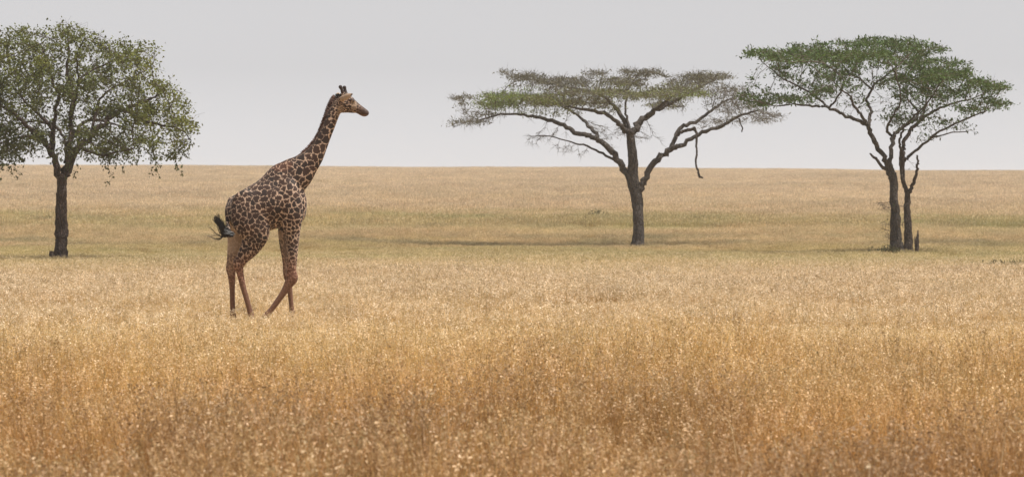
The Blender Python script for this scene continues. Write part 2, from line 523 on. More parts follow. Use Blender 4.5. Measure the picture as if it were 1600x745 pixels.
def make_tree(name, label, D, base, limbs, clumps, P, seed, bark, twigm, leafm, group=None, extra_att=None, dead=()):
    g = np.random.default_rng(seed)
    ppm = F_PX / D
    b = pix(base[0], base[1], D); b[2] = float(ground_z(b[0], D))
    root = empty(name, b, label, 'tree', group)
    def W(px, py, dy): return pix(px, py, D + dy) - b
    pos, par, rad = [], [], []
    for li, (lname, pts, dy0, dy1) in enumerate(limbs):
        n = len(pts)
        ctrl = []
        for i, (px, py, r) in enumerate(pts):
            t = (i / (n - 1)) if n > 1 else 0
            ctrl.append((*W(px, py, (dy0 + (dy1 - dy0) * t ** 1.2) * P.get('deep', 1.0)), r / ppm))
        Q = catmull(ctrl, 6 if li == 0 else 5)
        if li > 0:
            wgl = g.normal(0, 1, (len(Q), 3)) * Q[:, 3:4] * .34
            wgl[0] = 0
            Q[:, :3] += wgl
        V, F = Acc(), []
        pp, rr = Q[:, :3], np.maximum(Q[:, 3] * (.95 if li == 0 else .88), .012)
        if lname == 'broken_branch': rr = rr * 1.4
        if li == 0:
            rr = rr * (1 + .40 * np.exp(-np.maximum(pp[:, 2], 0) / .35))
            pp = np.vstack([pp[0] - (0, 0, .4), pp]); rr = np.append(rr[0] * 1.1, rr)
        tube(pp, rr, 14 if li == 0 else (10 if rr[0] > .08 else 7), V, F, P.get('lump', .12) if li == 0 else .13, g)
        o = new_mesh(lname, V.arr(), F, M_BARK_D if lname in ('dead_stub', 'broken_branch') else bark, True, root)
        if lname == 'broken_branch': o['label'] = 'thin broken branch dangling straight down from a right hand bough'
        if lname == 'dead_stub': o['label'] = 'bare dead stub without twigs or leaves'
        # skeleton
        if lname in ('dead_stub', 'broken_branch'): continue
        off = len(pos)
        for i, q in enumerate(Q):
            if i == 0:
                if li == 0: pr = -1
                else:
                    pr = int(np.argmin(np.linalg.norm(np.array(pos) - q[:3], axis=1)))
            else: pr = off + i - 1
            pos.append(q[:3]); par.append(pr); rad.append(q[3])
    # where the crown grows: nodes low on the trunk are left out of the growth
    pos = np.array(pos); zmin = P.get('zmin', 2.5)
    att, tone, dens = [], [], []
    for (cx, cy, rx, ry, dy, rd, n, tn, lf) in clumps:
        q = g.normal(0, 1, (n, 3)); q /= np.linalg.norm(q, axis=1)[:, None]
        q *= g.uniform(0, 1, (n, 1)) ** .42
        for a in q:
            att.append(W(cx + a[0] * rx, cy + a[1] * ry, dy + a[2] * rd)); tone.append(tn); dens.append(lf)
    if extra_att is not None:
        A, tn_, lf_ = extra_att(W, g)
        att += A; tone += tn_; dens += lf_
    att = np.array(att); tone = np.array(tone); dens = np.array(dens)
    keep_nodes = np.where(pos[:, 2] > zmin)[0]
    remap = {int(k): i for i, k in enumerate(keep_nodes)}
    gp, gpar, N0 = grow(pos[keep_nodes], [remap.get(par[k], -1) for k in keep_nodes], att, P['step'], P['kill'], P['iters'], np.array(P['trop']), P['jit'], g)
    N = len(gp)
    # pipe model radii
    tips = np.zeros(N)
    haschild = np.zeros(N, bool)
    for i in range(N - 1, N0 - 1, -1):
        if tips[i] == 0: tips[i] = 1
        p = gpar[i]
        tips[p] += tips[i]; haschild[p] = True
    r = P['rtip'] * np.maximum(tips, 1) ** P.get('pexp', .46)
    lim = np.array([rad[k] for k in keep_nodes])
    for i in range(N0, N):
        p = gpar[i]
        cap = lim[p] * .75 if p < N0 else r[p]
        r[i] = min(r[i], max(cap, P['rtip']))
    # paths
    children = [[] for _ in range(N)]
    for i in range(N0, N): children[gpar[i]].append(i)
    for cl in children: cl.sort(key=lambda c: -tips[c])
    V, F = Acc(), []
    starts = [(p, c) for p in range(N0) for c in children[p]]
    while starts:
        p, c = starts.pop()
        path = [p, c]
        while children[path[-1]]:
            cs = children[path[-1]]
            for k in cs[1:]: starts.append((path[-1], k))
            path.append(cs[0])
        pp = gp[path].copy(); rr = r[path].copy(); rr[0] = rr[1]
        if len(pp) > 2: pp[1:-1] = .5 * pp[1:-1] + .25 * (pp[:-2] + pp[2:])
        rr[-1] *= .5
        tube(pp, rr, 6 if rr[1] > .05 else (4 if rr[1] > .02 else 3), V, F)
    gsel = np.arange(N0, N)
    # nearest crown point gives the tone and leafiness
    def near(Q):
        out = np.empty(len(Q), int)
        for c in range(0, len(Q), 500):
            out[c:c + 500] = np.linalg.norm(Q[c:c + 500, None, :] - att[None], axis=2).argmin(1)
        return out
    fine = gsel[r[gsel] < P.get('rleaf', .02)]
    na = near(gp[fine])
    pd = gp[fine] - gp[gpar[fine]]; pd /= np.linalg.norm(pd, axis=1)[:, None] + 1e-9
    # fine twiglets
    nt = P.get('twl', 0)
    if nt:
        fl = P['twlen']
        for q, i in enumerate(fine):
            for _ in range(nt):
                d = unit(pd[q] * .8 + g.normal(0, .55, 3) * (1, 1, .28) + np.array(P.get('twup', (0, 0, .1))))
                L = g.uniform(*fl); sag = np.array(P.get('sag', (0, 0, 0)))
                m = gp[i] + d * L * .5 + sag * .25 * L + g.normal(0, .02, 3)
                e = gp[i] + d * L + sag * L + g.normal(0, .04, 3)
                tube(np.array([gp[i], m, e]), np.array([.7, .55, .3]) * P['rtwl'], 3, V, F, cap=False)
    tw = new_mesh('twigs', V.arr(), F, twigm, True, root)
    tag(tw, kind='stuff')
    # leaves
    cnt = g.poisson(P['leaves'] * dens[na] * g.gamma(P.get('clumpy', 3.0), 1 / P.get('clumpy', 3.0), len(fine)))
    idx = np.repeat(np.arange(len(fine)), cnt)
    C = gp[fine][idx] + g.normal(0, 1, (len(idx), 3)) * np.array(P['spread'])
    C += pd[idx] * g.uniform(-.3, .3, (len(idx), 1)) * P['step']
    Dv = pd[idx] * .5 + g.normal(0, .65, (len(idx), 3)) + np.array(P['lup'])
    Dv /= np.linalg.norm(Dv, axis=1)[:, None]
    l = g.uniform(*P['ll'], len(idx)); w = l * g.uniform(*P['lw'], len(idx))
    LV, LF = leaf_quads(C, Dv, l, w, g)
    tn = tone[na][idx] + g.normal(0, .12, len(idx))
    if P.get('strands'):
        # hanging strands of leaves along the lower edge of the crown
        low = [k for k in range(len(fine)) if dens[na[k]] > 1.5]
        SV, SF = Acc(), []
        c2, d2 = [], []
        for k in low:
            if g.uniform() > .45: continue
            p0 = gp[fine[k]]; L = g.uniform(.2, 1.5) * g.uniform(.5, 1)
            q = np.array([p0 + (g.normal(0, .05) * j, g.normal(0, .05) * j, -L * j / 4) for j in range(5)])
            tube(q, np.linspace(.008, .004, 5), 3, SV, SF, cap=False)
            for _ in range(int(18 * L)):
                t = g.uniform(.2, 1) ** .7 * 4; j = min(3, int(t))
                c2.append(q[j] + (q[j + 1] - q[j]) * (t - j) + g.normal(0, .035, 3))
                d2.append(unit(g.normal(0, .5, 3) + (0, 0, -.7)))
        if c2:
            new_mesh('hanging_twigs', SV.arr(), SF, twigm, True, root)['kind'] = 'stuff'
            c2 = np.array(c2); d2 = np.array(d2)
            V2, F2 = leaf_quads(c2, d2, g.uniform(.09, .15, len(c2)), g.uniform(.03, .045, len(c2)), g)
            LF = np.vstack([LF, F2 + len(LV)]); LV = np.vstack([LV, V2])
            tn = np.append(tn, np.full(len(c2), .2))
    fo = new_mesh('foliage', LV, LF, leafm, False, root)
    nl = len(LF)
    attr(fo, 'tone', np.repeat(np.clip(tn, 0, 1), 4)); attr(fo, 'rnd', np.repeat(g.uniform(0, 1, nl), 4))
    tag(fo, kind='stuff')
    print(name, 'nodes', N, 'leaves', nl, 'twig faces', len(F))
    return root

# --- the umbrella acacia in the middle, thinning and mostly bare
cl = []
def C(cx, cy, rx, ry, dy=0.0, rd=2.0, n=60, tone=.1, leaf=1.0): cl.append((cx, cy, rx, ry, dy * 1.5, rd * 1.4, int(n * CN), tone, leaf))
CN = 1.5
C(800, 151, 52, 7, -.5, 2.2, 120, .9, 1.5); C(778, 163, 42, 8, .8, 2.0, 90, .85, 1.3); C(850, 155, 40, 9, -1.5, 2.2, 100, .6, 1.2)
C(735, 191, 34, 7, 0, 1.5, 55, .05, .5); C(722, 153, 20, 4, 0, 1.2, 30, .15, .6); C(760, 178, 35, 8, .6, 1.6, 50, .1, .4)
C(822, 120, 34, 7, 1.5, 2, 80, .05, 1.0); C(875, 128, 56, 8, .5, 2.5, 130, .08, 1.1); C(789, 113, 14, 3, 1.5, 1, 18, .1, .8)
C(905, 145, 52, 9, -2, 2.4, 120, .25, 1.0); C(870, 160, 45, 8, 2, 2.2, 80, .35, .9)
C(930, 114, 24, 4, 2, 1.3, 34, .1, .8); C(960, 126, 34, 6, -1, 2, 60, .25, .9); C(955, 145, 48, 9, -3, 2.4, 110, .5, 1.1)
C(1002, 113, 34, 5, 1, 1.6, 60, .08, 1.0); C(985, 132, 28, 6, 3, 2, 50, .25, .9); C(1008, 150, 46, 9, -2.5, 2.4, 100, .55, 1.0)
C(1060, 139, 48, 9, -1, 2.4, 120, .45, 1.1); C(1088, 125, 50, 9, 1.5, 2.4, 120, .15, 1.1); C(1112, 119, 38, 7, 2.5, 2, 80, .1, 1.0)
C(1132, 142, 40, 12, 0, 2, 90, .05, .5); C(1082, 149, 32, 7, -2.5, 1.8, 60, .75, 1.0); C(925, 160, 40, 8, 3, 2, 60, .3, .8)
C(1152, 165, 48, 14, .5, 2, 110, .03, .35); C(1190, 182, 36, 14, 0, 1.8, 90, .03, .25); C(1120, 190, 40, 8, -1, 1.5, 50, .03, .2)
C(850, 214, 40, 13, -.3, .9, 34, .03, .02); C(895, 236, 32, 9, -.5, .8, 24, .03, .02); C(955, 208, 28, 16, .8, .8, 26, .03, .02); C(1012, 214, 30, 9, 1.0, .7, 12, .03, .02)
C(1040, 165, 40, 8, 3, 2, 50, .3, .7)
centre_limbs = [
 ('trunk', [(995, 392, 9.6), (998, 370, 9), (997, 345, 9), (996, 320, 9.4), (993, 298, 9.6), (988, 278, 9.2), (989, 252, 8), (986.5, 224, 7.4), (984, 205, 7)], 0, 0),
 ('bough', [(989, 285, 6.6), (979, 272, 5.8), (965, 249, 5.4), (943, 225, 5), (922, 214, 4.6), (896, 204, 4.1), (875, 194, 3.6), (849, 186, 3), (819, 180, 2.4), (790, 178, 1.8), (750, 187, 1.2)], 0, -.5),
 ('bough', [(934, 219, 3.8), (928, 204, 3.2), (917, 194, 2.8), (907, 184, 2.4), (888, 172, 1.8), (870, 162, 1.2)], -.2, 2.0),
 ('bough', [(966, 253, 2.6), (936, 237, 2.0), (917, 228, 1.7), (898, 224, 1.4), (859, 213, 1.0), (838, 212, .7)], 0, -.9),
 ('bough', [(985, 208, 5.4), (973, 202, 4.6), (961, 189, 3.9), (939, 176, 3.2), (913, 171, 2.4), (883, 166, 1.6)], 0, -2.2),
 ('bough', [(983, 206, 4.6), (978, 197, 4), (965, 172, 3.2), (948, 154, 2.6), (922, 142, 2), (880, 136, 1.4), (835, 124, .9)], 0, 1.6),
 ('bough', [(985, 204, 2.6), (979, 185, 2.1), (977, 167, 1.9), (985, 134, 1.5), (997, 119, 1.1), (1012, 112, .8)], 0, 1.2),
 ('bough', [(985, 208, 6.4), (993, 200, 6), (1008, 184, 5.2), (1034, 167, 4.4), (1060, 154, 3.4), (1092, 138, 2.2), (1120, 124, 1.2)], 0, 1.4),
 ('bough', [(1010, 183, 4), (1026, 170, 3), (1050, 150, 2.2), (1075, 144, 1.4)], .2, -2.5),
 ('bough', [(996, 302, 7.2), (1002, 291, 6), (1012, 275, 5.4), (1029, 249, 5.2), (1047, 234, 5), (1068, 225, 4), (1098, 208, 3.6), (1132, 195, 3), (1158, 180, 2.2), (1184, 172, 1.4)], 0, -.8),
 ('bough', [(1045, 236, 4.4), (1055, 215, 4), (1064, 200, 3.5), (1086, 190, 2.8), (1111, 174, 2.3), (1128, 161, 1.8), (1152, 150, 1.1)], -.3, 1.2),
 ('broken_branch', [(1058, 210, 2.2), (1066, 206, 2), (1077, 203, 1.9), (1084, 201, 2.1), (1088, 207, 1.7), (1088, 222, 1.3), (1089, 238, 1.2), (1087, 257, 1.3), (1091, 268, 1.3), (1093, 276, 1.5), (1098, 278, .8)], -.3, -.9),
 ('broken_branch', [(1155, 185, 1.3), (1157, 194, .9), (1160, 200, .9), (1159, 206, .8)], -.6, -.7),
]
PA = dict(deep=1.5, step=.28, kill=.34, iters=60, trop=(0, 0, .03), jit=.16, rtip=.0085, rleaf=.024, leaves=17, spread=(.24, .24, .045), lup=(0, 0, .12),
          ll=(.10, .22), lw=(.09, .16), zmin=4.2, twl=5, twlen=(.22, .55), rtwl=.0095, twup=(0, 0, 0), lump=.10)
make_tree('acacia_tree', 'half bare flat topped acacia with single dark trunk and spreading boughs in the middle', 155, (995, 392), centre_limbs, cl, PA, 5, M_BARK_A, M_TWIG_C, M_LEAF_C, 'flat topped acacias')

CN = 1.1
# --- the green acacia on the right: two trees grown together
cl = []
for a in [(1195, 83, 42, 8, .5), (1250, 78, 55, 10, -.5), (1322, 70, 60, 11, 1), (1392, 67, 55, 10, 0), (1440, 78, 45, 11, -1), (1240, 95, 45, 9, -2), (1300, 92, 55, 10, 2),
          (1375, 90, 50, 10, -2.5), (1432, 97, 42, 10, 2), (1340, 85, 55, 10, -3.5), (1270, 87, 45, 9, 3.5)]:
    C(*a, 2.2, 105, .6, 1.25)
for a in [(1262, 133, 42, 12, 1), (1320, 134, 36, 12, -1.5), (1212, 157, 44, 11, 0), (1250, 153, 38, 11, -1), (1222, 114, 22, 6, 1), (1172, 152, 24, 7, 0), (1190, 165, 30, 7, .5), (1300, 117, 40, 9, 2.5)]:
    C(*a, 1.7, 75, .4, 1.0)
C(1335, 160, 30, 18, .5, 1.5, 36, .3, .35); C(1290, 148, 30, 10, -1, 1.5, 40, .3, .7); C(1395, 170, 25, 22, 1, 1.5, 45, .25, .55); C(1392, 130, 35, 16, 2, 2, 70, .4, .7)
C(1385, 330, 9, 12, -.2, .3, 14, .1, .05); C(1388, 362, 8, 8, -.2, .3, 8, .1, .05)
main_limbs = [
 ('trunk', [(1402, 402, 9.5), (1401, 388, 9.2), (1400, 370, 8.4), (1399, 335, 8.2), (1396, 305, 7.2), (1396, 280, 6.8), (1391, 268, 6.4), (1385, 250, 5.6)], 0, 0),
 ('bough', [(1386, 253, 5), (1373, 234, 4.4), (1362, 213, 4), (1356, 196, 3.8), (1344, 190, 3.4), (1317, 179, 3), (1294, 168, 2.6), (1270, 166, 2), (1240, 163, 1.5), (1214, 166, 1)], 0, -.3),
 ('bough', [(1356, 197, 3), (1347, 181, 2.6), (1334, 166, 2.2), (1329, 151, 1.8), (1317, 142, 1.4), (1300, 125, 1)], 0, -1.6),
 ('bough', [(1356, 197, 3), (1359, 188, 2.9), (1360, 172, 2.7), (1354, 157, 2.4), (1362, 142, 2.3), (1368, 130, 2), (1388, 116, 1.5), (1410, 95, 1)], 0, 1.4),
 ('bough', [(1361, 139, 2), (1344, 123, 1.7), (1329, 116, 1.3), (1312, 95, .9)], .8, 2.4),
 ('bough', [(1292, 167, 2.2), (1279, 154, 1.9), (1252, 137, 1.6), (1223, 123, 1.3), (1203, 107, 1.0), (1186, 92, .7)], -.2, .8),
 ('bough', [(1296, 168, 2), (1310, 150, 1.7), (1318, 125, 1.3), (1290, 100, .9)], -.2, -2.4),
 ('bough', [(1396, 274, 5), (1389, 257, 4), (1394, 222, 3.8), (1397, 213, 3.6), (1413, 196, 3), (1431, 186, 2.4), (1433, 172, 2), (1417, 150, 1.5), (1420, 112, 1)], 0, 2.2),
 ('bough', [(1396, 214, 2.8), (1385, 204, 2.3), (1392, 187, 2), (1405, 166, 1.7), (1407, 145, 1.4), (1395, 105, 1)], .8, -2.4),
 ('dead_stub', [(1388, 268, 4), (1378, 260, 3), (1368, 248, 2.4), (1364, 245, 2), (1359, 240, 1.2)], 0, -.4),
]
PR = dict(clumpy=1.0, deep=1.5, step=.27, kill=.36, iters=60, trop=(0, 0, .06), jit=.2, rtip=.009, rleaf=.024, leaves=11, spread=(.17, .17, .06), lup=(0, 0, .16),
          ll=(.11, .24), lw=(.12, .22), zmin=1.0, twl=2, twlen=(.15, .4), rtwl=.008, twup=(0, 0, .15), lump=.20)
right_tree = make_tree('acacia_tree', 'taller green acacia at right, pale left trunk and dense flat crown', 136, (1402, 402), main_limbs, cl, PR, 6, M_BARK_A, M_TWIG_A, M_LEAF_R, 'flat topped acacias')
cl = []
for a in [(1475, 103, 46, 10, 0), (1430, 122, 48, 10, -1.5), (1490, 125, 50, 10, 1), (1535, 132, 38, 7, -.5), (1560, 139, 24, 4, 0), (1455, 112, 44, 9, 2.2), (1480, 118, 46, 9, -2.5)]:
    C(*a, 2.0, 105, .6, 1.25)
for a in [(1440, 150, 46, 13, -1), (1482, 148, 40, 11, 1.2), (1545, 163, 38, 9, 0), (1522, 171, 32, 7, -.6)]:
    C(*a, 1.7, 80, .45, 1.0)
C(1392, 186, 20, 9, -.8, 1, 36, .3, .8); C(1432, 184, 26, 12, .5, 1.3, 45, .25, .6); C(1502, 206, 24, 4, 0, .8, 24, .3, .6); C(1450, 214, 26, 8, 0, .9, 34, .2, .5); C(1470, 190, 30, 10, -.8, 1.2, 40, .25, .5)
C(1428, 262, 8, 12, -.2, .4, 8, .1, .05)
second_limbs = [
 ('trunk', [(1420, 403, 8.4), (1419.5, 388, 6.8), (1419, 363, 5.8), (1417, 330, 5), (1418, 304, 4.6), (1413, 289, 3.8), (1410, 276, 3.5), (1409.5, 258, 4.2), (1410, 236, 4.2)], 0, 0),
 ('bough', [(1410, 238, 4), (1411, 226, 3.6), (1420, 209, 3.3), (1437, 190, 2.8), (1457, 175, 2.4), (1487, 163, 1.8), (1513, 156, 1.2)], 0, 1.0),
 ('bough', [(1410, 254, 3.6), (1417, 247, 2.8), (1434, 234, 2.5), (1457, 213, 2.2), (1487, 196, 1.8), (1513, 184, 1.5), (1537, 175, 1.1)], 0, -.5),
 ('bough', [(1452, 217, 1.5), (1470, 212, 1.2), (1487, 207, 1), (1512, 206, .7)], -.2, -.6),
 ('bough', [(1410, 240, 2.6), (1406, 222, 2.2), (1410, 205, 1.9), (1425, 185, 1.6), (1450, 160, 1.3), (1470, 130, 1)], 0, -1.8),
 ('bough', [(1437, 190, 2.4), (1447, 165, 1.9), (1452, 140, 1.5), (1478, 112, 1)], .5, 2.2),
 ('dead_stub', [(1419, 302, 4), (1422, 296, 3.2), (1429, 281, 2.9), (1434, 263, 2.4), (1434, 252, 2), (1433, 243, 1.6)], 0, -.3),
]
make_tree('acacia_tree', 'slender forked acacia behind the pale trunk at right, crown leaning right', 137.2, (1420, 403), second_limbs, cl, PR, 8, M_BARK_D, M_TWIG_A, M_LEAF_R, 'flat topped acacias')

# --- the broad rounded tree on the left
def left_att(W, g):
    top = [(-95, 165), (-70, 110), (-30, 75), (0, 60), (20, 46), (60, 52), (105, 38), (140, 52), (175, 68), (215, 74), (238, 78), (262, 128), (285, 160), (312, 205)]
    bot = [(-95, 215), (-60, 250), (0, 262), (60, 246), (100, 238), (140, 262), (200, 250), (250, 250), (285, 240), (312, 212)]
    tx, ty = zip(*top); bx, by = zip(*bot)
    A, T, Dn = [], [], []
    while len(A) < 2000:
        x = g.uniform(-95, 312); t, b_ = np.interp(x, tx, ty), np.interp(x, bx, by)
        y = t + (b_ - t) * g.uniform(0, 1); dz = g.uniform(-4.6, 4.6)
        e = ((x - 108) / 208) ** 2 + (dz / 4.7) ** 2
        if e > 1: continue
        # shrink towards the front and back so the crown is round in plan
        k = math.sqrt(max(0, 1 - (dz / 4.7) ** 2)); cyy = 165
        y = cyy + (y - cyy) * (.45 + .55 * k)
        core = ((x - 100) / 120) ** 2 + ((y - 190) / 70) ** 2 + (dz / 2.6) ** 2
        if core < 1 and g.uniform() > .35: continue
        if math.sin(x * .075 + dz * .9 + 1.0) + math.sin(y * .10 + x * .03 - dz * .7) + math.sin(dz * 1.7 + y * .06) < -.05 : continue
        low = y > b_ - 22
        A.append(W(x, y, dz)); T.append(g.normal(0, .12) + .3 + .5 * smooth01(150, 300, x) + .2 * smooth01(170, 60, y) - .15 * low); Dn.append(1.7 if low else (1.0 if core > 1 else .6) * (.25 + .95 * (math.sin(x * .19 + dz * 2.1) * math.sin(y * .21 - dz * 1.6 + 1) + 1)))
    for _ in range(170):                                  # loose sprigs beyond the outline
        x = g.uniform(-80, 305); dz = g.normal(0, 2); k = math.sqrt(max(.05, 1 - (dz / 4.7) ** 2))
        y = np.interp(x, tx, ty) - g.uniform(-6, 16); y = 165 + (y - 165) * (.5 + .5 * k)
        A.append(W(x + (x - 108) * .04, y, dz)); T.append(.6); Dn.append(.6)
    return A, T, Dn
left_limbs = [
 ('trunk', [(93, 414, 12), (94, 400, 10.8), (95.5, 381, 10), (97, 365, 10.2), (95, 338, 8.8), (96.4, 308, 8.4), (97.5, 284, 8), (97.5, 272, 8.6)], 0, 0),
 ('bough', [(95, 277, 7), (84, 247, 6.2), (75, 229, 5.4), (59, 215, 4.2), (42, 197, 3.5), (21, 177, 3), (0, 166, 2.5), (-38, 150, 1.7)], 0, -.8),
 ('bough', [(78, 233, 4.4), (82, 204, 3.6), (64, 182, 2.8), (42, 163, 2.3), (31, 145, 1.8), (22, 110, 1.1)], -.2, 1.8),
 ('bough', [(99, 276, 6.6), (104, 254, 5.8), (110, 218, 5), (111.6, 180, 4.4), (111.6, 149, 3.8), (105, 117, 3), (108, 82, 2.1), (105, 53, 1.1)], 0, .4),
 ('bough', [(112, 178, 3.2), (117, 163, 2.7), (121, 140, 2.2), (122, 117, 1.9), (120, 86, 1.5), (132, 60, 1)], .2, -1.8),
 ('bough', [(83, 243, 4.2), (85, 200, 3.4), (88, 163, 3), (92, 148, 2.6), (81, 124, 2.2), (73, 93, 1.7), (63, 68, 1)], 0, -2.2),
 ('bough', [(100, 277, 7), (118, 240, 6.2), (133, 222, 5.6), (155, 202, 5), (180, 177, 4), (197, 170, 3.4), (231, 157, 2.4), (258, 140, 1.3)], 0, .6),
 ('bough', [(190, 172, 3), (217, 184, 2.5), (244, 194, 2), (281, 201, 1.3), (298, 219, .8)], .3, -1.4),
 ('bough', [(112, 160, 2.8), (130, 120, 2.2), (167, 100, 1.8), (197, 86, 1.4), (226, 80, .9)], .2, 1.6),
 ('bough', [(126, 230, 3), (157, 243, 2.1), (180, 238, 1.7), (210, 232, 1.2)], .1, -2.6),
 ('bough', [(140, 216, 3), (150, 180, 2.5), (160, 150, 2.1), (197, 127, 1.6), (231, 108, 1)], .2, 2.6),
 ('bough', [(60, 216, 3.2), (35, 214, 2.4), (5, 222, 1.8), (-30, 226, 1.1)], -.2, -2.6),
 ('bough', [(104, 250, 3.6), (100, 215, 2.8), (80, 195, 2.2), (50, 190, 1.6), (20, 195, 1)], .2, 3.4),
 ('bough', [(112, 215, 3.4), (135, 190, 2.7), (165, 190, 2), (205, 205, 1.3)], .2, 3.4),
]
PL = dict(clumpy=.5, step=.24, kill=.34, iters=70, trop=(0, 0, -.03), jit=.24, rtip=.0085, rleaf=.026, leaves=11.5, spread=(.17, .17, .13), lup=(0, 0, -.15),
          ll=(.09, .165), lw=(.22, .36), zmin=3.6, twl=1, twlen=(.2, .5), rtwl=.007, twup=(0, 0, -.1), strands=True, lump=.17)
left_tree = make_tree('broadleaf_tree', 'round crowned dark leafy tree with thick knobbly trunk at the left edge', 119, (93, 414), left_limbs, [], PL, 9, M_BARK_B, M_TWIG_B, M_LEAF_L, None, left_att)
def knob(parent):
    V, F = Acc(), []
    g = np.random.default_rng(4)
    b = np.array(parent.location)
    P_ = [pix(87, 414, 118.7) - b, pix(82, 404, 118.7) - b, pix(80.5, 396, 118.7) - b, pix(80.5, 392, 118.7) - b]
    Q = catmull(np.array(P_), 3)
    tube(Q, np.linspace(5.4, 3.2, len(Q)) / 37.8, 10, V, F, .16, g)
    new_mesh('root_knob', V.arr(), F, M_BARK_B, True, parent)
knob(left_tree)

def side_twigs(parent, spots, seed):
    # bare spiny twigs sticking out of the trunk
    g = np.random.default_rng(seed)
    b = np.array(parent.location)
    for (px, py, ln, sg) in spots:
        V, F = Acc(), []
        p0 = pix(px, py, b[1]) - b
        main = [p0]
        for k in range(4):
            main.append(main[-1] + np.array((sg * ln / 4, g.normal(0, .08), g.normal(.02, .06))))
        tube(np.array(main), np.linspace(.018, .006, 5), 4, V, F)
        for k in range(9):
            q = main[g.integers(1, 5)]
            e = q + np.array((sg * g.uniform(-.05, .3), g.normal(0, .15), g.normal(0, .14)))
            tube(np.array([q, .5 * (q + e) + g.normal(0, .03, 3), e]), np.array([.010, .008, .004]), 3, V, F)
        new_mesh('side_twig', V.arr(), F, M_TWIG_A, True, parent)
side_twigs(right_tree, [(1393, 312, .62, -1), (1393, 322, .5, -1), (1394, 331, .45, -1), (1394, 352, .4, -1), (1395, 364, .45, -1), (1395, 370, .3, -1), (1406, 322, .35, 1), (1407, 352, .3, 1)], 3)

# dead splintered stump beside the right trees
def stump():
    b = pix(1432.5, 404, 135.5); b[2] = float(ground_z(b[0], b[1]))
    g = np.random.default_rng(12)
    V, F = Acc(), []
    pts = catmull(np.array([(0, 0, -.3), (0, 0, .25), (.02, 0, .6), (.03, .01, .85), (.05, .02, 1.08), (.06, .02, 1.3)]), 3)
    tube(pts, np.interp(pts[:, 2], [-.3, .2, .7, 1.0, 1.3], [.13, .11, .09, .06, .012]), 9, V, F, .2, g)
    p2 = catmull(np.array([(-.05, 0, .5), (-.08, -.02, .8), (-.10, -.03, 1.0)]), 3)
    tube(p2, np.interp(p2[:, 2], [.5, 1.0], [.07, .012]), 7, V, F, .2, g)
    o = new_mesh('dead_stump', V.arr(), F, M_BARK_D, True)
    o.location = b
    tag(o, 'thin splintered dead stump right beside the twin trunks', 'stump')
stump()
#TREES_END

